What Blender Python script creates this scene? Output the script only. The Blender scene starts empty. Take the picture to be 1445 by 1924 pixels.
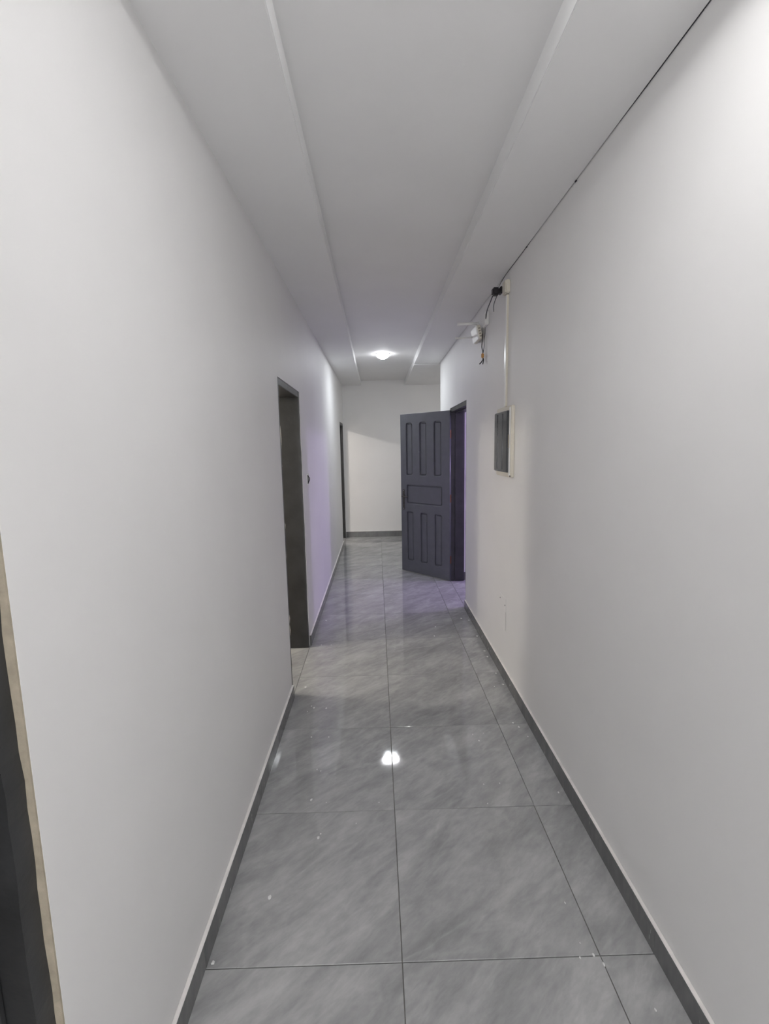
import bpy, bmesh, math, random
from mathutils import Matrix, Vector

random.seed(7)
scene = bpy.context.scene
col = scene.collection

# ------------------------------------------------------------------ camera
W_PX = 1445.0
F_PX = 880.7
CAM_H = 1.5349
right = Vector((0.99967565, -0.01720751, -0.01877484))
up = Vector((0.0209343, 0.135388, 0.99057147))
fwd = Vector((0.01450338, 0.99064322, -0.13570431))
cam_data = bpy.data.cameras.new('camera')
cam_data.sensor_fit = 'HORIZONTAL'
cam_data.sensor_width = 36.0
cam_data.lens = F_PX / W_PX * 36.0
cam_data.clip_start = 0.02
cam_data.clip_end = 100
cam = bpy.data.objects.new('camera', cam_data)
M = Matrix.Identity(4)
for i in range(3):
    M[i][0] = right[i]; M[i][1] = up[i]; M[i][2] = -fwd[i]
M[2][3] = CAM_H
cam.matrix_world = M
col.objects.link(cam)
scene.camera = cam

# ------------------------------------------------------------------ world, exposure, room lamps and rear fill
world = bpy.data.worlds.new('world')
scene.world = world
world.use_nodes = True
world.node_tree.nodes['Background'].inputs[0].default_value = (0.8, 0.85, 1.0, 1)
world.node_tree.nodes['Background'].inputs[1].default_value = 0.02
vs = scene.view_settings
vs.view_transform = 'Standard'
vs.look = 'None'
vs.gamma = 1.0
vs.use_curve_mapping = False
vs.exposure = 2.09

NEAR_LED = 25.0      # radiance of the LED over the near end of the corridor
FAR_LED = 205.0       # radiance of the LED near the far door


def room_lamp(name, loc, watts, colour, radius):
    d = bpy.data.lights.new(name, 'POINT')
    d.energy = watts
    d.color = colour
    d.shadow_soft_size = radius
    o = bpy.data.objects.new(name, d)
    o.location = loc
    col.objects.link(o)
    return o


room_lamp('rear_fill_lamp', (-0.46, -2.2, 1.45), 19.0, (1.0, 0.995, 0.995), 0.15)  # unseen fill added behind the viewer to lift ceiling and walls
room_lamp('left_room_lamp', (-2.2, 3.1, 2.15), 12.5, (1.0, 0.93, 0.80), 0.14)
room_lamp('far_left_room_lamp', (-2.1, 6.6, 2.33), 12.5, (1.0, 0.93, 0.86), 0.04)
room_lamp('purple_room_lamp', (2.5, 5.03, 2.10), 12.5, (0.66, 0.51, 0.98), 0.07)
room_lamp('side_passage_lamp', (2.6, 7.2, 2.30), 3.0, (1.0, 0.97, 0.93), 0.10)

# ------------------------------------------------------------------ dimensions
WL, WR = -0.556, 0.822          # faces of the two corridor walls
TH = 0.22                       # wall thickness
Y_END = 8.06
Y_BACK = -3.2
ZS, ZT = 2.578, 2.654           # soffit and raised centre of the ceiling
XSL, XSR = -0.2383, 0.4999      # edges of the raised centre
XC, Y0, TS = 0.0458, 1.2129, 0.6   # tile grid
DOOR_H = 1.95
OPEN_L = [(-0.16, 0.690), (2.755, 3.530), (7.325, 8.030)]
OPEN_R = (4.315, 5.275)
Y_CORNER = 6.05
X_ROOM_L, X_ROOM_R = -3.4, 3.6

# ------------------------------------------------------------------ materials


def new_mat(name):
    m = bpy.data.materials.new(name)
    m.use_nodes = True
    nt = m.node_tree
    return m, nt, nt.nodes['Principled BSDF']


def paint(name, colour, rough=0.6, var=0.05, scale=6.0, bump=0.0, bump_scale=60.0, metallic=0.0, spec=0.5):
    """Painted surface: faint procedural mottling and relief."""
    m, nt, b = new_mat(name)
    tc = nt.nodes.new('ShaderNodeTexCoord')
    n = nt.nodes.new('ShaderNodeTexNoise')
    n.inputs['Scale'].default_value = scale
    n.inputs['Detail'].default_value = 4
    nt.links.new(tc.outputs['Object'], n.inputs['Vector'])
    r = nt.nodes.new('ShaderNodeValToRGB')
    lo = [c * (1 - var) for c in colour]
    hi = [min(1.0, c * (1 + var)) for c in colour]
    r.color_ramp.elements[0].position = 0.3
    r.color_ramp.elements[1].position = 0.7
    r.color_ramp.elements[0].color = (*lo, 1)
    r.color_ramp.elements[1].color = (*hi, 1)
    nt.links.new(n.outputs['Fac'], r.inputs['Fac'])
    nt.links.new(r.outputs['Color'], b.inputs['Base Color'])
    b.inputs['Roughness'].default_value = rough
    b.inputs['Metallic'].default_value = metallic
    b.inputs['Specular IOR Level'].default_value = spec
    if bump:
        n2 = nt.nodes.new('ShaderNodeTexNoise')
        n2.inputs['Scale'].default_value = bump_scale
        n2.inputs['Detail'].default_value = 3
        nt.links.new(tc.outputs['Object'], n2.inputs['Vector'])
        bp = nt.nodes.new('ShaderNodeBump')
        bp.inputs['Strength'].default_value = bump
        bp.inputs['Distance'].default_value = 0.004
        nt.links.new(n2.outputs['Fac'], bp.inputs['Height'])
        nt.links.new(bp.outputs['Normal'], b.inputs['Normal'])
    return m


def stone(name, dark, light, rough, seed=0.0, coat=0.0):
    """Polished grey stone-look porcelain with diagonal clouded veins."""
    m, nt, b = new_mat(name)
    N, L = nt.nodes, nt.links
    tc = N.new('ShaderNodeTexCoord')
    oi = N.new('ShaderNodeObjectInfo')
    mul = N.new('ShaderNodeMath'); mul.operation = 'MULTIPLY'; mul.inputs[1].default_value = 37.0
    L.new(oi.outputs['Random'], mul.inputs[0])
    comb = N.new('ShaderNodeCombineXYZ')
    L.new(mul.outputs[0], comb.inputs['X']); L.new(mul.outputs[0], comb.inputs['Z'])
    add = N.new('ShaderNodeVectorMath'); add.operation = 'ADD'
    L.new(tc.outputs['Object'], add.inputs[0]); L.new(comb.outputs[0], add.inputs[1])
    rot = N.new('ShaderNodeMapping')
    rot.inputs['Rotation'].default_value = (0, 0, math.radians(-40))
    L.new(add.outputs[0], rot.inputs['Vector'])
    mp = N.new('ShaderNodeMapping')
    mp.inputs['Scale'].default_value = (1.5, 4.0, 1.0)
    L.new(rot.outputs[0], mp.inputs['Vector'])
    n1 = N.new('ShaderNodeTexNoise')            # soft clouds
    n1.inputs['Scale'].default_value = 1.9; n1.inputs['Detail'].default_value = 7
    n1.inputs['Roughness'].default_value = 0.60; n1.inputs['Distortion'].default_value = 0.35
    L.new(mp.outputs[0], n1.inputs['Vector'])
    n2 = N.new('ShaderNodeTexNoise')            # fine mottling
    n2.inputs['Scale'].default_value = 11.0; n2.inputs['Detail'].default_value = 6
    n2.inputs['Roughness'].default_value = 0.65; n2.inputs['Distortion'].default_value = 0.3
    L.new(mp.outputs[0], n2.inputs['Vector'])
    mix = N.new('ShaderNodeMix'); mix.data_type = 'FLOAT'
    mix.inputs[0].default_value = 0.30
    L.new(n1.outputs['Fac'], mix.inputs[2]); L.new(n2.outputs['Fac'], mix.inputs[3])
    r = N.new('ShaderNodeValToRGB')
    e = r.color_ramp.elements
    e[0].position = 0.34; e[0].color = (*dark, 1)
    e[1].position = 0.68; e[1].color = (*light, 1)
    mid = e.new(0.5); mid.color = (*[(a * 0.58 + c * 0.42) for a, c in zip(dark, light)], 1)
    L.new(mix.outputs[0], r.inputs['Fac'])
    # sparse pale veins following the grain
    n3 = N.new('ShaderNodeTexNoise')
    n3.inputs['Scale'].default_value = 1.3; n3.inputs['Detail'].default_value = 4
    n3.inputs['Roughness'].default_value = 0.55; n3.inputs['Distortion'].default_value = 0.6
    L.new(mp.outputs[0], n3.inputs['Vector'])
    sub = N.new('ShaderNodeMath'); sub.operation = 'SUBTRACT'; sub.inputs[1].default_value = 0.56
    L.new(n3.outputs['Fac'], sub.inputs[0])
    ab = N.new('ShaderNodeMath'); ab.operation = 'ABSOLUTE'
    L.new(sub.outputs[0], ab.inputs[0])
    vr = N.new('ShaderNodeMapRange')
    vr.inputs['From Min'].default_value = 0.0; vr.inputs['From Max'].default_value = 0.05
    vr.inputs['To Min'].default_value = 0.26; vr.inputs['To Max'].default_value = 0.0
    L.new(ab.outputs[0], vr.inputs['Value'])
    vm = N.new('ShaderNodeMath'); vm.operation = 'MULTIPLY'
    L.new(vr.outputs[0], vm.inputs[0]); L.new(n2.outputs['Fac'], vm.inputs[1])
    mc = N.new('ShaderNodeMix'); mc.data_type = 'RGBA'
    L.new(vm.outputs[0], mc.inputs[0]); L.new(r.outputs['Color'], mc.inputs[6])
    mc.inputs[7].default_value = (*[min(1, c * 1.35) for c in light], 1)
    L.new(mc.outputs[2], b.inputs['Base Color'])
    rr = N.new('ShaderNodeMapRange')
    rr.inputs['From Min'].default_value = 0.3; rr.inputs['From Max'].default_value = 0.7
    rr.inputs['To Min'].default_value = rough; rr.inputs['To Max'].default_value = rough * 1.8
    L.new(n2.outputs['Fac'], rr.inputs['Value'])
    L.new(rr.outputs[0], b.inputs['Roughness'])
    b.inputs['IOR'].default_value = 1.5
    return m


MAT = {}
MAT['wall'] = paint('white_wall_paint', (0.855, 0.850, 0.846), 0.55, 0.025, 1.6, 0.10, 26.0)
MAT['ceiling'] = paint('ceiling_paint', (0.89, 0.89, 0.89), 0.7, 0.02, 2.0, 0.05, 30.0)
MAT['tile'] = stone('grey_floor_tile', (0.285, 0.288, 0.290), (0.52, 0.52, 0.52), 0.028)
MAT['skirting'] = stone('grey_skirting_tile', (0.115, 0.117, 0.120), (0.19, 0.19, 0.19), 0.16)
MAT['grout'] = paint('dark_grout', (0.165, 0.155, 0.14), 0.9, 0.2, 30.0)
MAT['bead'] = paint('white_skirting_bead', (0.90, 0.87, 0.85), 0.6, 0.08, 18.0, 0.3, 80.0)
MAT['frame'] = paint('charcoal_frame_paint', (0.036, 0.037, 0.039), 0.38, 0.25, 9.0, 0.25, 40.0)
MAT['door'] = paint('slate_door_paint', (0.140, 0.146, 0.165), 0.34, 0.06, 12.0, 0.10, 70.0)
MAT['plaster'] = paint('raw_beige_plaster', (0.42, 0.37, 0.29), 0.9, 0.15, 40.0, 0.6, 120.0)
MAT['white_plastic'] = paint('white_plastic', (0.88, 0.88, 0.87), 0.28, 0.02, 5.0)
MAT['router_plastic'] = paint('satin_white_plastic', (0.88, 0.88, 0.87), 0.42, 0.02, 5.0)
MAT['cream_plastic'] = paint('cream_plastic', (0.74, 0.70, 0.61), 0.35, 0.03, 5.0)
MAT['grey_plastic'] = paint('warm_grey_plastic', (0.30, 0.27, 0.22), 0.5, 0.1, 40.0)
MAT['tint'] = paint('tinted_cover', (0.060, 0.064, 0.072), 0.12, 0.25, 7.0)
MAT['tint_dark'] = paint('dark_cover_ridge', (0.035, 0.036, 0.042), 0.2, 0.2, 7.0)
MAT['black'] = paint('black_plastic', (0.016, 0.014, 0.018), 0.42, 0.15, 30.0)
MAT['cable'] = paint('dark_cable', (0.022, 0.022, 0.032), 0.5, 0.1, 30.0)
MAT['brass'] = paint('rusty_brass', (0.20, 0.10, 0.05), 0.5, 0.2, 40.0, metallic=0.6)
MAT['bronze'] = paint('dark_bronze', (0.10, 0.095, 0.09), 0.28, 0.1, 40.0, metallic=0.8)
MAT['steel'] = paint('bright_steel', (0.72, 0.72, 0.74), 0.2, 0.03, 30.0, metallic=1.0)
MAT['amber'] = paint('amber_connector', (0.55, 0.28, 0.08), 0.45, 0.15, 40.0)
MAT['spot'] = paint('dried_white_paint', (0.80, 0.80, 0.79), 0.6, 0.08, 60.0)
MAT['sand'] = paint('beige_screed', (0.40, 0.34, 0.27), 0.9, 0.15, 30.0, 0.4, 90.0)


def emit(name, colour, strength):
    m, nt, b = new_mat(name)
    b.inputs['Base Color'].default_value = (0.9, 0.9, 0.9, 1)
    b.inputs['Emission Color'].default_value = (*colour, 1)
    b.inputs['Emission Strength'].default_value = strength
    b.inputs['Roughness'].default_value = 0.4
    return m


# ------------------------------------------------------------------ mesh helpers


def box_bm(bm, lo, hi, bevel=0.0, segs=2):
    r = bmesh.ops.create_cube(bm, size=1.0)
    vs_ = r['verts']
    for v in vs_:
        v.co = Vector(((lo[0] + hi[0]) / 2 + v.co.x * (hi[0] - lo[0]),
                       (lo[1] + hi[1]) / 2 + v.co.y * (hi[1] - lo[1]),
                       (lo[2] + hi[2]) / 2 + v.co.z * (hi[2] - lo[2])))
    if bevel:
        es = list({e for v in vs_ for e in v.link_edges})
        bmesh.ops.bevel(bm, geom=es, offset=bevel, segments=segs, affect='EDGES', clamp_overlap=True)


def link(name, me, mat, parent=None):
    o = bpy.data.objects.new(name, me)
    if mat is not None and not me.materials:
        me.materials.append(mat)
    col.objects.link(o)
    if parent is not None:
        o.parent = parent
    return o


def finish(name, bm, mat, parent=None, smooth=False):
    bmesh.ops.recalc_face_normals(bm, faces=bm.faces)
    me = bpy.data.meshes.new(name)
    bm.to_mesh(me)
    bm.free()
    if smooth:
        for p in me.polygons:
            p.use_smooth = True
    return link(name, me, mat, parent)


def box(name, lo, hi, mat, parent=None, bevel=0.0, segs=2):
    bm = bmesh.new()
    box_bm(bm, lo, hi, bevel, segs)
    return finish(name, bm, mat, parent)


def tube(name, pts, rad, mat, parent=None, sides=8, smooth=True):
    """Round tube along a polyline (Catmull-Rom smoothed), capped."""
    P = [Vector(p) for p in pts]
    if len(P) > 2:
        Q = []
        for i in range(len(P) - 1):
            p0 = P[max(i - 1, 0)]; p1 = P[i]; p2 = P[i + 1]; p3 = P[min(i + 2, len(P) - 1)]
            for s in range(5):
                t = s / 5
                Q.append(0.5 * ((2 * p1) + (p2 - p0) * t + (2 * p0 - 5 * p1 + 4 * p2 - p3) * t * t + (3 * p1 - p0 - 3 * p2 + p3) * t ** 3))
        Q.append(P[-1])
        P = Q
    bm = bmesh.new()
    rings = []
    ref = Vector((0.31, 0.2, 0.93))
    for i, p in enumerate(P):
        d = (P[min(i + 1, len(P) - 1)] - P[max(i - 1, 0)]).normalized()
        a = d.cross(ref)
        if a.length < 1e-4:
            a = d.cross(Vector((1, 0, 0)))
        a.normalize()
        b = d.cross(a)
        rings.append([bm.verts.new(p + (a * math.cos(2 * math.pi * k / sides) + b * math.sin(2 * math.pi * k / sides)) * rad) for k in range(sides)])
    for r0, r1 in zip(rings, rings[1:]):
        for k in range(sides):
            bm.faces.new((r0[k], r0[(k + 1) % sides], r1[(k + 1) % sides], r1[k]))
    bm.faces.new(rings[0]); bm.faces.new(rings[-1])
    return finish(name, bm, mat, parent, smooth)


def lathe(name, prof, mat, parent=None, sides=40, loc=(0, 0, 0), smooth=True):
    """Surface of revolution about Z; prof is a list of (radius, z)."""
    bm = bmesh.new()
    rings = []
    for r, z in prof:
        if r < 1e-6:
            rings.append([bm.verts.new((0, 0, z))])
        else:
            rings.append([bm.verts.new((r * math.cos(2 * math.pi * k / sides), r * math.sin(2 * math.pi * k / sides), z)) for k in range(sides)])
    for a, b in zip(rings, rings[1:]):
        for k in range(sides):
            k2 = (k + 1) % sides
            if len(a) == 1:
                bm.faces.new((a[0], b[k], b[k2]))
            elif len(b) == 1:
                bm.faces.new((a[k], a[k2], b[0]))
            else:
                bm.faces.new((a[k], a[k2], b[k2], b[k]))
    o = finish(name, bm, mat, parent, smooth)
    o.location = loc
    return o


def empty(name, loc=(0, 0, 0)):
    o = bpy.data.objects.new(name, None)
    o.empty_display_size = 0.1
    o.location = loc
    col.objects.link(o)
    return o


def tag(o, label, cat, kind=None, group=None):
    o['label'] = label
    o['category'] = cat
    if kind:
        o['kind'] = kind
    if group:
        o['group'] = group
    return o


def wall_mesh(name, axis, c0, c1, u0, u1, z0, z1, holes, mat):
    """Wall of thickness c0..c1 running along `axis`, with door openings cut clean through."""
    us = sorted({u0, u1, *[h[0] for h in holes], *[h[1] for h in holes]})
    zs = sorted({z0, z1, *[h[2] for h in holes], *[h[3] for h in holes]})

    def solid(i, j):
        if i < 0 or j < 0 or i >= len(us) - 1 or j >= len(zs) - 1:
            return False
        um, zm = (us[i] + us[i + 1]) / 2, (zs[j] + zs[j + 1]) / 2
        return not any(h[0] < um < h[1] and h[2] < zm < h[3] for h in holes)

    bm = bmesh.new()
    cache = {}

    def V(c, u, z):
        k = (c, u, z)
        if k not in cache:
            cache[k] = bm.verts.new((c, u, z) if axis == 'Y' else (u, c, z))
        return cache[k]

    for i in range(len(us) - 1):
        for j in range(len(zs) - 1):
            if not solid(i, j):
                continue
            a, b, c, d = us[i], us[i + 1], zs[j], zs[j + 1]
            for cc in (c0, c1):
                bm.faces.new((V(cc, a, c), V(cc, b, c), V(cc, b, d), V(cc, a, d)))
            if not solid(i - 1, j):
                bm.faces.new((V(c0, a, c), V(c1, a, c), V(c1, a, d), V(c0, a, d)))
            if not solid(i + 1, j):
                bm.faces.new((V(c0, b, c), V(c1, b, c), V(c1, b, d), V(c0, b, d)))
            if not solid(i, j - 1):
                bm.faces.new((V(c0, a, c), V(c1, a, c), V(c1, b, c), V(c0, b, c)))
            if not solid(i, j + 1):
                bm.faces.new((V(c0, a, d), V(c1, a, d), V(c1, b, d), V(c0, b, d)))
    return finish(name, bm, mat)


# ------------------------------------------------------------------ walls
ZTOP = 2.80
w = wall_mesh('wall_left', 'Y', WL - TH, WL, Y_BACK, Y_END, -0.05, ZTOP, [(a, b, -0.05, DOOR_H) for a, b in OPEN_L], MAT['wall'])
tag(w, 'white painted corridor wall on the left with three dark doorways', 'wall', 'structure')
wall_left = w
w = wall_mesh('wall_right', 'Y', WR, WR + TH, Y_BACK, Y_CORNER, -0.05, ZTOP, [(OPEN_R[0], OPEN_R[1], -0.05, DOOR_H)], MAT['wall'])
tag(w, 'white painted corridor wall on the right carrying the fuse board', 'wall', 'structure')
wall_right = w
w = box('wall_end', (X_ROOM_L, Y_END, -0.05), (X_ROOM_R, Y_END + 0.2, ZTOP), MAT['wall'])
tag(w, 'white wall closing the far end of the corridor behind the open door', 'wall', 'structure')
w = box('wall_behind', (X_ROOM_L, Y_BACK - 0.2, -0.05), (X_ROOM_R, Y_BACK, ZTOP), MAT['wall'])
tag(w, 'white wall closing the corridor behind the viewer', 'wall', 'structure')
w = box('wall_passage', (WR + TH, Y_CORNER - 0.2, -0.05), (X_ROOM_R, Y_CORNER, ZTOP), MAT['wall'])
tag(w, 'white wall of the side passage behind the purple lit room', 'wall', 'structure')
w = box('wall_outer_left', (X_ROOM_L - 0.2, Y_BACK, -0.05), (X_ROOM_L, Y_END, ZTOP), MAT['wall'])
tag(w, 'white outer wall of the rooms off the left side', 'wall', 'structure')
w = box('wall_outer_right', (X_ROOM_R, Y_BACK, -0.05), (X_ROOM_R + 0.2, Y_END, ZTOP), MAT['wall'])
tag(w, 'white outer wall of the room and passage on the right', 'wall', 'structure')
for nm, y, lab in (('wall_partition_near', 1.6, 'white partition between the near and middle rooms on the left'),
                   ('wall_partition_far', 5.2, 'white partition between the middle and far rooms on the left')):
    tag(box(nm, (X_ROOM_L, y, -0.05), (WL - TH, y + 0.12, ZTOP), MAT['wall']), lab, 'wall', 'structure')
tag(box('wall_partition_right', (WR + TH, 2.6, -0.05), (X_ROOM_R, 2.72, ZTOP), MAT['wall']), 'white near side wall of the purple lit room on the right', 'wall', 'structure')

# beige unpainted plaster along the cut edge of the nearest doorway
bm = bmesh.new()
box_bm(bm, (WL - 0.070, 0.6865, 0.0), (WL - 0.0006, 0.6899, DOOR_H))
finish('plaster_edge', bm, MAT['plaster'], wall_left)

# ------------------------------------------------------------------ ceiling with raised centre
ceil = box('ceiling', (X_ROOM_L, Y_BACK, ZT), (X_ROOM_R, Y_END, ZT + 0.12), MAT['ceiling'])
tag(ceil, 'matt white ceiling with a long raised centre strip between two lowered sides', 'ceiling', 'structure')


def soffit(pts_lo, pts_hi, side):
    bm = bmesh.new()
    box_bm(bm, pts_lo, pts_hi)
    es = [e for e in bm.edges if all(abs(v.co.z - pts_lo[2]) < 1e-5 for v in e.verts)
          and all(abs(v.co.x - (pts_hi[0] if side < 0 else pts_lo[0])) < 1e-5 for v in e.verts)]
    bmesh.ops.bevel(bm, geom=es, offset=0.003, segments=2, affect='EDGES')
    return finish('soffit', bm, MAT['ceiling'], ceil)


soffit((WL - 0.05, Y_BACK, ZS), (XSL, Y_END, ZT + 0.01), -1)
soffit((XSR, Y_BACK, ZS), (WR - 0.0042, Y_CORNER + 0.10, ZT + 0.01), 1)
soffit((XSR, Y_CORNER + 0.10, ZS - 0.008), (X_ROOM_R, Y_END, ZT + 0.01), 1)
box('soffit', (X_ROOM_L, Y_BACK, ZS + 0.01), (WL - TH, Y_END, ZT + 0.01), MAT['ceiling'], ceil)
box('soffit', (WR + TH, Y_BACK, ZS + 0.01), (X_ROOM_R, Y_CORNER - 0.2, ZT + 0.01), MAT['ceiling'], ceil)

# ------------------------------------------------------------------ tiled floor
floor = box('floor', (X_ROOM_L, Y_BACK, -0.06), (X_ROOM_R, Y_END, -0.004), MAT['grout'])
tag(floor, 'polished grey stone-look tiled floor running down the corridor', 'floor', 'structure')
tile_cache = {}
GAP = 0.0022


def tile_mesh(dx, dy):
    k = (round(dx, 4), round(dy, 4))
    if k not in tile_cache:
        bm = bmesh.new()
        hx, hy = dx / 2, dy / 2
        c = 0.0012
        lo = [bm.verts.new((sx * hx, sy * hy, -0.010)) for sx, sy in ((-1, -1), (1, -1), (1, 1), (-1, 1))]
        mi = [bm.verts.new((sx * hx, sy * hy, -c)) for sx, sy in ((-1, -1), (1, -1), (1, 1), (-1, 1))]
        hi = [bm.verts.new((sx * (hx - c), sy * (hy - c), 0.0)) for sx, sy in ((-1, -1), (1, -1), (1, 1), (-1, 1))]
        for a, b in ((lo, mi), (mi, hi)):
            for i in range(4):
                bm.faces.new((a[i], a[(i + 1) % 4], b[(i + 1) % 4], b[i]))
        bm.faces.new(hi)
        bm.faces.new(list(reversed(lo)))
        bmesh.ops.recalc_face_normals(bm, faces=bm.faces)
        me = bpy.data.meshes.new('tile')
        bm.to_mesh(me); bm.free()
        me.materials.append(MAT['tile'])
        tile_cache[k] = me
    return tile_cache[k]


def lay_tile(x0, x1, y0, y1, tilt=None):
    if x1 - x0 < 0.02 or y1 - y0 < 0.02:
        return
    dx, dy = x1 - x0 - GAP, y1 - y0 - GAP
    o = bpy.data.objects.new('tile', tile_mesh(dx, dy))
    o.location = ((x0 + x1) / 2, (y0 + y1) / 2, 0)
    if tilt is None:
        tilt = (random.uniform(-0.0011, 0.0011), random.uniform(-0.0013, 0.0013))
    o.rotation_euler = (tilt[0], tilt[1], 0)
    o.parent = floor
    col.objects.link(o)


rows = []
k = -7
while Y0 + TS * k < Y_END:
    a, b = max(Y_BACK, Y0 + TS * k), min(Y_END, Y0 + TS * (k + 1))
    if b > a:
        rows.append((k, a, b))
    k += 1
for k, a, b in rows:
    if b < -1.2:
        continue
    # row 1 holds the lamp's mirror image: its two tiles sit a little out of level
    lay_tile(XC - TS, XC, a, b, (-0.0010, 0.0052) if k == 1 else None)
    lay_tile(XC, XC + TS, a, b, (-0.0008, -0.0088) if k == 1 else None)
    lay_tile(XC + TS, WR if b <= Y_CORNER + 0.2 else XC + 2 * TS, a, b)
    if a > Y_CORNER - 0.5:
        for c in (2, 3, 4):
            lay_tile(max(XC + c * TS, WR + TH), XC + (c + 1) * TS, max(a, Y_CORNER), b)
    # thresholds of the doorways
    for (ya, yb) in OPEN_L:
        s, t = max(a, ya), min(b, yb)
        lay_tile(WL - 0.155, XC - TS, s, t)
    s, t = max(a, OPEN_R[0]), min(b, OPEN_R[1])
    lay_tile(WR, WR + TH, s, t)
# room floors beyond the thresholds
box('screed', (X_ROOM_L, Y_BACK, -0.004), (WL - 0.160, Y_END, -0.001), MAT['sand'], floor)
box('room_floor', (WR + TH + 0.002, Y_BACK, -0.004), (X_ROOM_R, Y_CORNER - 0.2, 0.0), MAT['tile'], floor)

# dried paint drips on the tiles
SPOTS = [(-0.32, 1.885, 5), (-0.264, 1.68, 5), (-0.256, 1.698, 3), (-0.402, 1.434, 5.5), (-0.527, 1.23, 5), (-0.252, 1.866, 2), (-0.116, 1.746, 2.5), (0.626, 1.215, 4), (0.644, 1.188, 4), (0.582, 1.208, 3), (0.459, 1.948, 3), (0.533, 1.952, 3), (0.449, 1.832, 2.5), (0.561, 1.828, 3), (0.778, 1.885, 4), (0.605, 1.379, 3), (0.731, 2.422, 5), (0.751, 2.381, 5), (0.73, 1.071, 3), (0.773, 2.293, 4), (0.507, 2.269, 5), (0.485, 2.325, 3), (0.544, 2.332, 3), (-0.406, 2.629, 6), (-0.332, 2.62, 5), (-0.424, 2.648, 4), (-0.439, 2.591, 3), (-0.494, 2.88, 7), (-0.60, 3.505, 7), (-0.467, 3.536, 7), (-0.39, 3.531, 4), (-0.485, 4.067, 9), (0.442, 3.659, 6), (0.475, 3.853, 6), (0.733, 4.039, 9), (0.79, 3.99, 8), (0.79, 3.636, 8), (0.785, 3.354, 8), (0.784, 3.254, 7), (0.782, 2.999, 6), (0.79, 2.846, 6), (0.727, 2.823, 4), (-0.319, 2.082, 3), (-0.288, 2.337, 4), (-0.382, 2.341, 4), (-0.021, 1.857, 2.5), (-0.30, 2.07, 3), (0.60, 1.25, 2)]
for (x, y, r) in SPOTS:
    bm = bmesh.new()
    n = 9
    rr = r * 0.001
    base = [bm.verts.new((rr * random.uniform(0.7, 1.25) * math.cos(2 * math.pi * i / n), 1.5 * rr * random.uniform(0.7, 1.25) * math.sin(2 * math.pi * i / n), 0.0)) for i in range(n)]
    top = [bm.verts.new((v.co.x * 0.7, v.co.y * 0.7, 0.0012)) for v in base]
    for i in range(n):
        bm.faces.new((base[i], base[(i + 1) % n], top[(i + 1) % n], top[i]))
    bm.faces.new(top)
    o = finish('paint_spot', bm, MAT['spot'], floor)
    o.location = (x, y, 0.0008)

# ------------------------------------------------------------------ tile skirting
BH, BT = 0.081, 0.014


def baseboard(name, label, runs, axis, face, sgn, h=BH, bead_h=0.004):
    """runs along `axis`; the wall face is at `face`, the skirting grows from it in direction sgn."""
    root = empty(name)
    tag(root, label, 'baseboard', 'structure')
    for (a, b) in runs:
        s = a
        while s < b - 1e-4:
            t = min(b, (math.floor((s - Y0) / TS + 1e-4) + 1) * TS + Y0) if axis == 'Y' else min(b, s + TS)
            if t - s < 0.03:
                t = min(b, t + TS)
            g = 0.0001
            off = random.uniform(-0.0006, 0.0006)
            c0, c1 = sorted((face + sgn * 0.0004, face + sgn * (BT + off)))
            d0, d1 = sorted((face + sgn * 0.0004, face + sgn * (BT - 0.001)))
            if axis == 'Y':
                box('skirting_tile', (c0, s + g, 0.001), (c1, t - g, h), MAT['skirting'], root, 0.0004, 1)
            else:
                box('skirting_tile', (s + g, c0, 0.001), (t - g, c1, h), MAT['skirting'], root, 0.0004, 1)
            s = t
        if axis == 'Y':
            box('paint_bead', (d0, a, h + 0.0002), (d1, b, h + bead_h), MAT['bead'], root, 0.0018, 2)
        else:
            box('paint_bead', (a, d0, h + 0.0002), (b, d1, h + bead_h), MAT['bead'], root, 0.0018, 2)
    return root


baseboard('baseboard_left', 'dark grey tile skirting with a white top bead along the left wall',
          [(-1.2, -0.16), (0.692, 2.752), (3.533, 7.322)], 'Y', WL, 1)
baseboard('baseboard_right', 'dark grey tile skirting with a white top bead along the right wall',
          [(-1.2, OPEN_R[0] - 0.01), (OPEN_R[1] + 0.003, Y_CORNER)], 'Y', WR, -1)
baseboard('baseboard_end', 'grey tile skirting along the foot of the far end wall',
          [(WL + 0.002, X_ROOM_R)], 'X', Y_END, -1, 0.098)
baseboard('baseboard_passage', 'grey tile skirting of the side passage round the far corner',
          [(WR, X_ROOM_R)], 'X', Y_CORNER, 1, 0.098)
# short return of the skirting inside the purple lit doorway
rt = empty('baseboard_doorway')
tag(rt, 'short piece of tile skirting inside the purple lit doorway', 'baseboard', 'structure')
box('skirting_tile', (WR + 0.160, OPEN_R[1] - 0.012, 0.001), (WR + TH - 0.002, OPEN_R[1] - 0.0005, 0.09), MAT['skirting'], rt, 0.001, 1)

# ------------------------------------------------------------------ door frames


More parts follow.
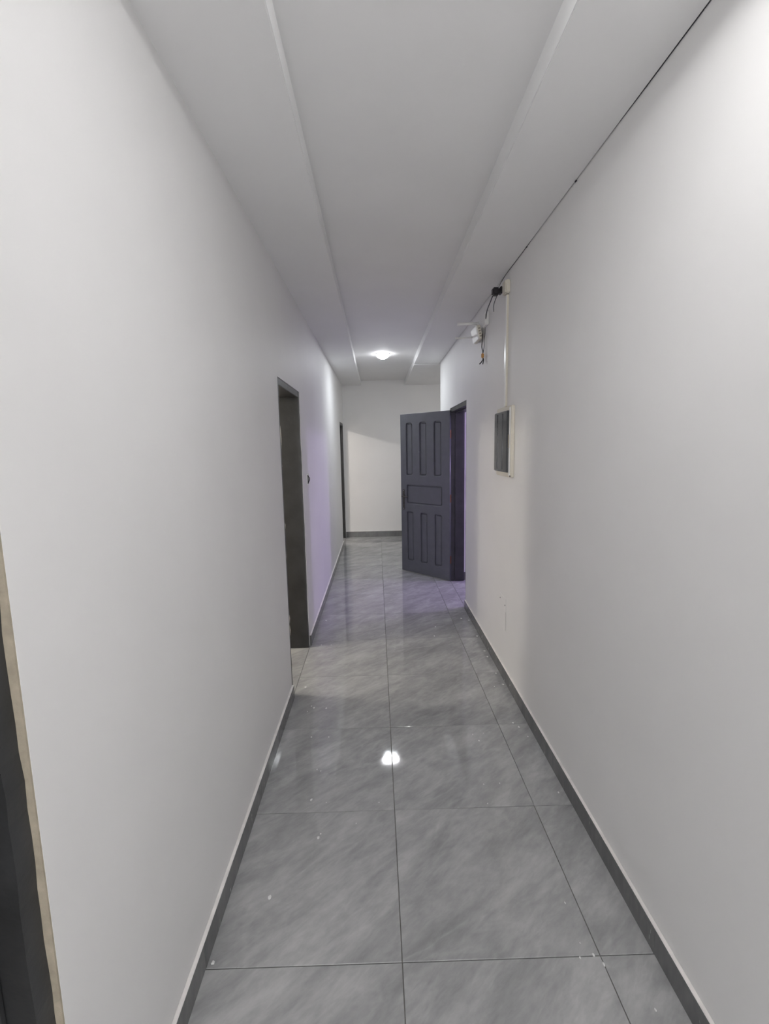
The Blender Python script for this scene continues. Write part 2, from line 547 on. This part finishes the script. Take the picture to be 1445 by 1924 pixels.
def jagged_post(name, x0, x1, y0, y1, z0, z1, jag, mat, parent, front='hi', back_jag=0.0):
    """Upright whose corridor-side edge wanders a little, as hand painted frames do."""
    bm = bmesh.new()
    n = 40
    fr, bk = [], []
    for i in range(n + 1):
        z = z0 + (z1 - z0) * i / n
        j = random.uniform(-jag, jag) + jag * 0.8 * math.sin(i * 0.7)
        fr.append(((x1 if front == 'hi' else x0) + j, z))
    bx = x0 if front == 'hi' else x1
    rows_ = []
    for (fx, z) in fr:
        bx = (x0 if front == 'hi' else x1) + (random.uniform(-back_jag, back_jag) + back_jag * math.sin(z * 9.0) if back_jag else 0.0)
        rows_.append((bm.verts.new((fx, y0, z)), bm.verts.new((fx, y1, z)), bm.verts.new((bx, y1, z)), bm.verts.new((bx, y0, z))))
    for a, b in zip(rows_, rows_[1:]):
        for i in range(4):
            bm.faces.new((a[i], a[(i + 1) % 4], b[(i + 1) % 4], b[i]))
    bm.faces.new(rows_[0]); bm.faces.new(rows_[-1])
    return finish(name, bm, mat, parent)


def door_frame(name, label, xf, sgn, ya, yb, recess, depth, jag, stop=True, back_jag=0.0):
    """xf: wall face; sgn: direction into the wall (-1 left wall, +1 right wall)."""
    root = empty(name, (xf, (ya + yb) / 2, 0))
    tag(root, label, 'door frame', 'structure')
    inv = Matrix.Translation(-root.location)
    fw = 0.042
    a, b = xf + sgn * recess, xf + sgn * (recess + depth)
    lo, hi = min(a, b), max(a, b)
    fr = 'hi' if sgn < 0 else 'lo'
    parts = []
    parts.append(jagged_post('jamb', lo, hi, ya + 0.0008, ya + fw, 0.002, DOOR_H - 0.0008, jag, MAT['frame'], root, fr, back_jag))
    parts.append(jagged_post('jamb', lo, hi, yb - fw, yb - 0.0035, 0.002, DOOR_H - 0.0008, jag, MAT['frame'], root, fr, back_jag))
    parts.append(box('head', (lo, ya + fw + 0.0005, DOOR_H - fw), (hi, yb - fw - 0.0005, DOOR_H - 0.0008), MAT['frame'], root, 0.002, 2))
    if stop:
        s0, s1 = sorted((a + sgn * 0.045, b - sgn * 0.012))
        parts.append(box('door_stop', (s0, ya + fw + 0.0002, 0.002), (s1, ya + fw + 0.012, DOOR_H - fw - 0.0005), MAT['frame'], root, 0.002, 1))
        parts.append(box('door_stop', (s0, yb - fw - 0.012, 0.002), (s1, yb - fw - 0.0002, DOOR_H - fw - 0.0005), MAT['frame'], root, 0.002, 1))
        parts.append(box('door_stop', (s0, ya + fw + 0.0125, DOOR_H - fw - 0.012), (s1, yb - fw - 0.0125, DOOR_H - fw - 0.0002), MAT['frame'], root, 0.002, 1))
    for p in parts:
        p.data.transform(inv)
    return root


door_frame('trim_1', 'charcoal painted frame of the nearest left doorway at the picture edge', WL, -1, OPEN_L[0][0], OPEN_L[0][1], 0.013, 0.150, 0.0016)
door_frame('trim_2', 'charcoal painted frame of the empty doorway halfway along the left wall', WL, -1, OPEN_L[1][0], OPEN_L[1][1], 0.004, 0.141, 0.0012, False, 0.004)
door_frame('trim_3', 'charcoal painted frame of the last left doorway beside the end wall', WL, -1, OPEN_L[2][0], OPEN_L[2][1], 0.004, 0.140, 0.001)
door_frame('trim_4', 'charcoal painted frame of the right doorway glowing purple behind the open door', WR, 1, OPEN_R[0], OPEN_R[1], 0.006, 0.150, 0.0008)

# ------------------------------------------------------------------ the open panelled door
E0 = Vector((0.2926, 5.7500, 0))
U = Vector((0.6967, -0.7174, 0)).normalized()
NB = Vector((-U.y, U.x, 0))            # away from the viewer
DW, DH, DT = 0.744, 1.918, 0.040
door = empty('door_1', E0 + U * DW)
tag(door, 'slate grey seven-panel wooden door standing open into the corridor', 'door', 'structure')
# local frame of the door: x runs from the free edge to the hinges, y into the leaf, z up
DM = Matrix(((U.x, NB.x, 0, E0.x), (U.y, NB.y, 0, E0.y), (0, 0, 1, 0.010), (0, 0, 0, 1)))
door.matrix_world = DM
PANELS = [(0.090, 0.192, 1.190, 1.812), (0.302, 0.408, 1.190, 1.812), (0.516, 0.624, 1.190, 1.812),
          (0.094, 0.636, 0.846, 1.078),
          (0.094, 0.198, 0.140, 0.750), (0.310, 0.416, 0.140, 0.750), (0.524, 0.632, 0.140, 0.750)]


def rr_loop(x0, x1, z0, z1, r, seg=6):
    pts = []
    for cx, cz, a0 in ((x1 - r, z1 - r, 0), (x0 + r, z1 - r, 90), (x0 + r, z0 + r, 180), (x1 - r, z0 + r, 270)):
        for i in range(seg + 1):
            a = math.radians(a0 + 90 * i / seg)
            pts.append((cx + r * math.cos(a), cz + r * math.sin(a)))
    return pts


def face_layer(depth, bev, name):
    """Flat board with rounded openings for the panels, softened edges."""
    cu = bpy.data.curves.new(name, 'CURVE')
    cu.dimensions = '2D'
    cu.fill_mode = 'BOTH'
    cu.extrude = depth / 2 - bev
    cu.bevel_depth = bev
    cu.bevel_resolution = 2
    cu.offset = -bev

    def sp(pts):
        s = cu.splines.new('POLY')
        s.points.add(len(pts) - 1)
        for p, (x, z) in zip(s.points, pts):
            p.co = (x, z, 0, 1)
        s.use_cyclic_u = True
    sp([(0, 0), (DW, 0), (DW, DH), (0, DH)])
    for (x0, x1, z0, z1) in PANELS:
        sp(list(reversed(rr_loop(x0, x1, z0, z1, 0.026))))
    tmp = bpy.data.objects.new(name, cu)
    col.objects.link(tmp)
    dg = bpy.context.evaluated_depsgraph_get()
    me = bpy.data.meshes.new_from_object(tmp.evaluated_get(dg))
    bpy.data.objects.remove(tmp)
    bpy.data.curves.remove(cu)
    me.transform(Matrix(((1, 0, 0, 0), (0, 0, -1, 0), (0, 1, 0, 0), (0, 0, 0, 1))))
    me.materials.clear()
    me.materials.append(MAT['door'])
    return me


leaf_me = face_layer(DT, 0.0045, 'leaf')
leaf_me.transform(Matrix.Translation((0, DT / 2, 0)))
leaf = link('leaf', leaf_me, MAT['door'], door)
for (x0, x1, z0, z1) in PANELS:
    # raised field sitting back inside the opening
    bm = bmesh.new()
    loops = []
    for inset, y in ((-0.006, 0.0185), (0.011, 0.0185), (0.020, 0.0080), (0.020, 0.0080)):
        loops.append([bm.verts.new((x, y, z)) for x, z in rr_loop(x0 + inset, x1 - inset, z0 + inset, z1 - inset, max(0.026 - inset, 0.007))])
    back = [bm.verts.new((x, DT - 0.0125, z)) for x, z in rr_loop(x0 - 0.006, x1 + 0.006, z0 - 0.006, z1 + 0.006, 0.03)]
    seq = [back] + loops[:3]
    for a, b in zip(seq, seq[1:]):
        n = len(a)
        for i in range(n):
            bm.faces.new((a[i], a[(i + 1) % n], b[(i + 1) % n], b[i]))
    for v in loops[3]:
        bm.verts.remove(v)
    bm.faces.new(loops[2])
    bm.faces.new(back)
    finish('panel', bm, MAT['door'], door)

# lever handle on its long plate
hd = box('door_handle', (0.030, -0.006, 0.768), (0.064, -0.0003, 1.018), MAT['bronze'], door, 0.004, 3)
hd['label'] = 'dark bronze lever handle on a long plate'
lathe('handle_rose', [(0, 0), (0.013, 0), (0.014, 0.006), (0.010, 0.010), (0.009, 0.034), (0, 0.034)], MAT['bronze'], hd, 20).matrix_local = Matrix.Translation((0.047, -0.006, 0.935)) @ Matrix.Rotation(math.radians(90), 4, 'X')
tube('lever', [(0.047, -0.040, 0.935), (0.060, -0.043, 0.9355), (0.100, -0.043, 0.934), (0.142, -0.039, 0.928)], 0.0075, MAT['bronze'], hd, 10)
for z in (1.003, 0.784):
    lathe('screw', [(0, 0), (0.0055, 0), (0.005, 0.002), (0, 0.0028)], MAT['steel'], hd, 14).matrix_local = Matrix.Translation((0.047, -0.006, z)) @ Matrix.Rotation(math.radians(90), 4, 'X')
box('keyhole', (0.0445, -0.0066, 0.842), (0.0495, -0.0061, 0.862), MAT['black'], hd)
for z in (0.24, 0.945, 1.66):
    hg = box('hinge', (DW - 0.0005, 0.006, z - 0.045), (DW + 0.0022, 0.036, z + 0.045), MAT['brass'], door, 0.0006, 1)
    tube('hinge_pin', [(DW + 0.008, DT + 0.001, z - 0.05), (DW + 0.008, DT + 0.001, z + 0.05)], 0.006, MAT['brass'], hg, 10)

# ------------------------------------------------------------------ LED ceiling lights


def led(label, loc, core_mat, glow_mat, drop, core_r):
    """Surface mounted round LED: white base ring, frosted domed skirt and a bright centre."""
    root = empty('ceiling_light', loc)
    tag(root, label, 'ceiling light')
    lathe('base_ring', [(0.0, 0.0), (0.084, 0.0), (0.084, -0.006), (0.081, -0.009), (0.0, -0.009)], MAT['white_plastic'], root, 48)
    a0 = math.acos(min(1.0, core_r / 0.079))
    prof = [(0.079 * math.cos(a0 * t), -0.0095 - drop * math.sin(a0 * t)) for t in (0, 0.15, 0.3, 0.45, 0.6, 0.75, 0.9, 1.0)]
    zc = prof[-1][1]
    lathe('diffuser', prof, glow_mat, root, 48)
    lathe('bright_centre', [(core_r, zc), (core_r * 0.7, zc - 0.0012), (core_r * 0.35, zc - 0.0018), (0.0, zc - 0.002)], core_mat, root, 40)
    return root


glow = emit('frosted_glow', (0.97, 0.98, 1.0), 8.0)
led('round LED ceiling light glowing on the raised ceiling near the far end', (0.099, 5.845, ZT - 0.0002), emit('cool_led', (0.90, 0.96, 1.0), FAR_LED), glow, 0.048, 0.032)
led('round LED ceiling light over the near end of the corridor, above the viewer', (0.30, 0.82, ZT - 0.0002), emit('neutral_led', (1.0, 0.995, 0.99), NEAR_LED), emit('strong_frosted_glow', (1.0, 0.99, 0.98), 24.0), 0.026, 0.070)

# ------------------------------------------------------------------ fuse board on the right wall
fb = empty('fuse_board', (WR, 2.97, 1.55))
tag(fb, 'white fuse board with a dark tinted cover on the right wall', 'fuse board')


def rel(o, root):
    o.data.transform(Matrix.Translation(-root.location))
    return o


rel(box('enclosure', (WR - 0.022, 2.800, 1.342), (WR - 0.0004, 3.140, 1.772), MAT['cream_plastic'], fb, 0.005, 3), fb)
rel(box('rim', (WR - 0.028, 2.812, 1.352), (WR - 0.0225, 2.830, 1.762), MAT['white_plastic'], fb, 0.002, 2), fb)
cv = rel(box('cover', (WR - 0.040, 2.833, 1.372), (WR - 0.0225, 3.128, 1.742), MAT['tint'], fb, 0.004, 3), fb)
for y in (2.925, 3.045):
    rel(box('ridge', (WR - 0.0435, y, 1.385), (WR - 0.0402, y + 0.018, 1.73), MAT['tint_dark'], cv, 0.001, 2), fb)
rel(box('latch', (WR - 0.034, 2.816, 1.52), (WR - 0.0282, 2.826, 1.60), MAT['grey_plastic'], fb, 0.001, 2), fb)
rel(box('screw_cover', (WR - 0.026, 2.800, 1.346), (WR - 0.0222, 2.810, 1.356), MAT['black'], fb, 0.001, 1), fb)

# cable trunking and its box
tr = empty('cable_trunking', (WR, 2.985, 1.776))
tag(tr, 'slim white vertical cable trunking running down to the fuse board', 'trunking')
rel(box('channel', (WR - 0.013, 2.972, 1.776), (WR - 0.0004, 2.998, 2.440), MAT['cream_plastic'], tr, 0.001, 1), tr)
rel(box('lid', (WR - 0.0165, 2.9705, 1.778), (WR - 0.0132, 2.9995, 2.438), MAT['white_plastic'], tr, 0.0012, 2), tr)
jb = empty('junction_box', (WR, 2.98, 2.443))
tag(jb, 'small cream junction box at the top of the cable trunking', 'junction box')
rel(box('body', (WR - 0.026, 2.945, 2.443), (WR - 0.0004, 3.020, 2.520), MAT['cream_plastic'], jb, 0.005, 3), jb)
rel(box('lid', (WR - 0.031, 2.949, 2.447), (WR - 0.0262, 3.016, 2.516), MAT['cream_plastic'], jb, 0.002, 2), jb)

# black adapter and its cable along the ceiling corner
ad = empty('power_adapter', (0.77, 3.09, 2.49))
tag(ad, 'black power adapter plugged in beside the cream junction box', 'adapter')
rel(box('body', (0.746, 3.065, 2.468), (0.790, 3.110, 2.514), MAT['black'], ad, 0.008, 4), ad)
rel(box('plug_base', (0.7903, 3.062, 2.476), (0.8085, 3.113, 2.518), MAT['black'], ad, 0.005, 3), ad)
rel(box('pin', (0.8087, 3.084, 2.490), (WR - 0.0003, 3.092, 2.500), MAT['steel'], ad), ad)
pts = []
y = -1.2
while y < 2.95:
    pts.append((WR - 0.0022, y, ZS + 0.0022 + 0.0034 * math.sin(y * 3.3 + 1.0) + 0.0012 * math.sin(y * 11.0)))
    y += 0.13
pts += [(WR - 0.006, 3.0, ZS - 0.004), (0.800, 3.07, 2.545), (0.785, 3.088, 2.5145)]
cb = tube('power_cable', pts, 0.0017, MAT['cable'], None, 6)
tag(cb, 'thin dark cable tucked along the corner of right wall and ceiling', 'cable')
for (y, z) in ((2.019, ZS - 0.001), (2.639, ZS - 0.001)):
    box('cable_clip', (WR - 0.007, y - 0.006, ZS - 0.006), (WR - 0.0004, y + 0.006, ZS - 0.0002), MAT['cable'], cb, 0.002, 2)
dc = tube('adapter_lead', [(0.753, 3.10, 2.469), (0.752, 3.15, 2.452), (0.758, 3.27, 2.430), (0.785, 3.42, 2.418), (0.806, 3.50, 2.4865)], 0.0032, MAT['cable'], None, 6)
tag(dc, 'dark lead curving from the adapter down to the small white box', 'cable')
dc = tube('spare_lead', [(0.777, 3.085, 2.468), (0.768, 3.10, 2.440), (0.765, 3.12, 2.418), (0.776, 3.16, 2.392)], 0.0022, MAT['cable'], None, 6)
tag(dc, 'short thin loose lead hanging under the black adapter', 'cable')
ib = empty('injector_box', (WR, 3.53, 2.39))
tag(ib, 'small pale box on the wall between the adapter and the router', 'box')
rel(box('body', (WR - 0.028, 3.475, 2.392), (WR - 0.0004, 3.58, 2.486), MAT['white_plastic'], ib, 0.006, 3), ib)
rel(box('lid_seam', (WR - 0.0295, 3.485, 2.402), (WR - 0.0282, 3.57, 2.476), MAT['white_plastic'], ib, 0.0005, 1), ib)

# router with two antennas
ro = empty('wifi_router', (WR - 0.014, 3.640, 2.385))
tag(ro, 'white wall-mounted router with two antennas sticking out into the corridor', 'router')
# local frame: x towards the wall, y along the box, z up; the box hangs with its top leaning out
box('body', (-0.030, 0.0, -0.052), (-0.003, 0.185, 0.052), MAT['cream_plastic'], ro, 0.005, 3)
box('front_cover', (-0.040, 0.002, -0.050), (-0.0302, 0.183, 0.050), MAT['router_plastic'], ro, 0.003, 2)
for i in range(4):
    box('vent', (-0.024, -0.0006, -0.036 + i * 0.019), (-0.010, 0.0006, -0.026 + i * 0.019), MAT['grey_plastic'], ro)
box('wall_bracket', (-0.004, 0.04, -0.045), (0.010, 0.14, 0.010), MAT['grey_plastic'], ro, 0.001, 1)
for (y, z, x1, ar) in ((0.012, 0.064, -0.168, 0.0105), (0.172, 0.002, -0.170, 0.0070)):
    x0 = -0.018 if z > 0.05 else -0.0405
    an = tube('antenna', [(x0, y, z), (x1, y, z + 0.19 * (x0 - x1))], ar, MAT['white_plastic'], ro, 14)
    if z > 0.05:
        tube('knuckle', [(-0.018, y, z - 0.013), (-0.018, y, z + 0.009)], 0.0095, MAT['white_plastic'], an, 12)
ro.rotation_euler = (0, math.radians(-12.5), 0)
ld = empty('router_lead', (0.806, 3.60, 2.14))
tag(ld, 'loose wires with an amber connector dangling below the router', 'cable')
rel(tube('wire', [(0.803, 3.612, 2.360), (0.802, 3.604, 2.310), (0.798, 3.60, 2.262), (0.806, 3.60, 2.232), (0.806, 3.60, 2.216)], 0.0032, MAT['black'], ld, 6), ld)
rel(tube('wire', [(0.812, 3.56, 2.3925), (0.816, 3.58, 2.350), (0.810, 3.58, 2.310), (0.813, 3.59, 2.270), (0.808, 3.60, 2.216)], 0.0024, MAT['cable'], ld, 6), ld)
rel(box('connector', (0.795, 3.588, 2.183), (0.814, 3.612, 2.217), MAT['amber'], ld, 0.005, 3), ld)
rel(tube('wire_end', [(0.808, 3.60, 2.184), (0.806, 3.60, 2.168), (0.790, 3.60, 2.147), (0.781, 3.60, 2.140)], 0.004, MAT['black'], ld, 6), ld)
rel(tube('wire_end', [(0.809, 3.60, 2.184), (0.812, 3.60, 2.165), (0.806, 3.60, 2.138)], 0.0034, MAT['black'], ld, 6), ld)

# blank plate low on the right wall
bp = empty('blank_plate', (WR, 2.99, 0.42))
tag(bp, 'painted-over blank plate low on the right wall below the fuse board', 'plate')
rel(box('plate', (WR - 0.0035, 2.918, 0.325), (WR - 0.0003, 3.070, 0.548), MAT['wall'], bp, 0.0012, 2), bp)
for (y, z) in ((2.938, 0.500), (3.055, 0.515)):
    s = lathe('screw', [(0, 0), (0.0055, 0), (0.004, 0.0015), (0, 0.002)], MAT['black'], bp, 12)
    s.matrix_local = Matrix.Translation((-0.0036, y - 2.99, z - 0.42)) @ Matrix.Rotation(math.radians(-90), 4, 'Y')
rel(box('crack', (WR - 0.0040, 2.9165, 0.335), (WR - 0.0036, 2.9185, 0.46), MAT['grout'], bp), bp)

# open switch box on the left wall
sb = empty('switch_box', (WL, 3.765, 1.296))
tag(sb, 'open switch box without cover on the left wall past the doorway', 'switch box')
bm = bmesh.new()
for lo, hi in (((WL + 0.0004, 3.715, 1.250), (WL + 0.006, 3.725, 1.342)), ((WL + 0.0004, 3.805, 1.250), (WL + 0.006, 3.815, 1.342)),
               ((WL + 0.0004, 3.7252, 1.250), (WL + 0.006, 3.8048, 1.260)), ((WL + 0.0004, 3.7252, 1.332), (WL + 0.006, 3.8048, 1.342))):
    box_bm(bm, lo, hi, 0.001, 1)
rel(finish('rim', bm, MAT['white_plastic'], sb), sb)
rel(box('cavity_shade', (WL + 0.0004, 3.7255, 1.2603), (WL + 0.0018, 3.8045, 1.3317), MAT['black'], sb), sb)  # flat plate on the wall; the open box's inner shade is its black colour
rel(tube('wire', [(WL + 0.003, 3.75, 1.325), (WL + 0.016, 3.76, 1.308), (WL + 0.012, 3.775, 1.285), (WL + 0.003, 3.77, 1.27)], 0.003, MAT['black'], sb, 6), sb)
rel(tube('wire', [(WL + 0.003, 3.79, 1.32), (WL + 0.012, 3.785, 1.30), (WL + 0.004, 3.78, 1.268)], 0.0025, MAT['cable'], sb, 6), sb)
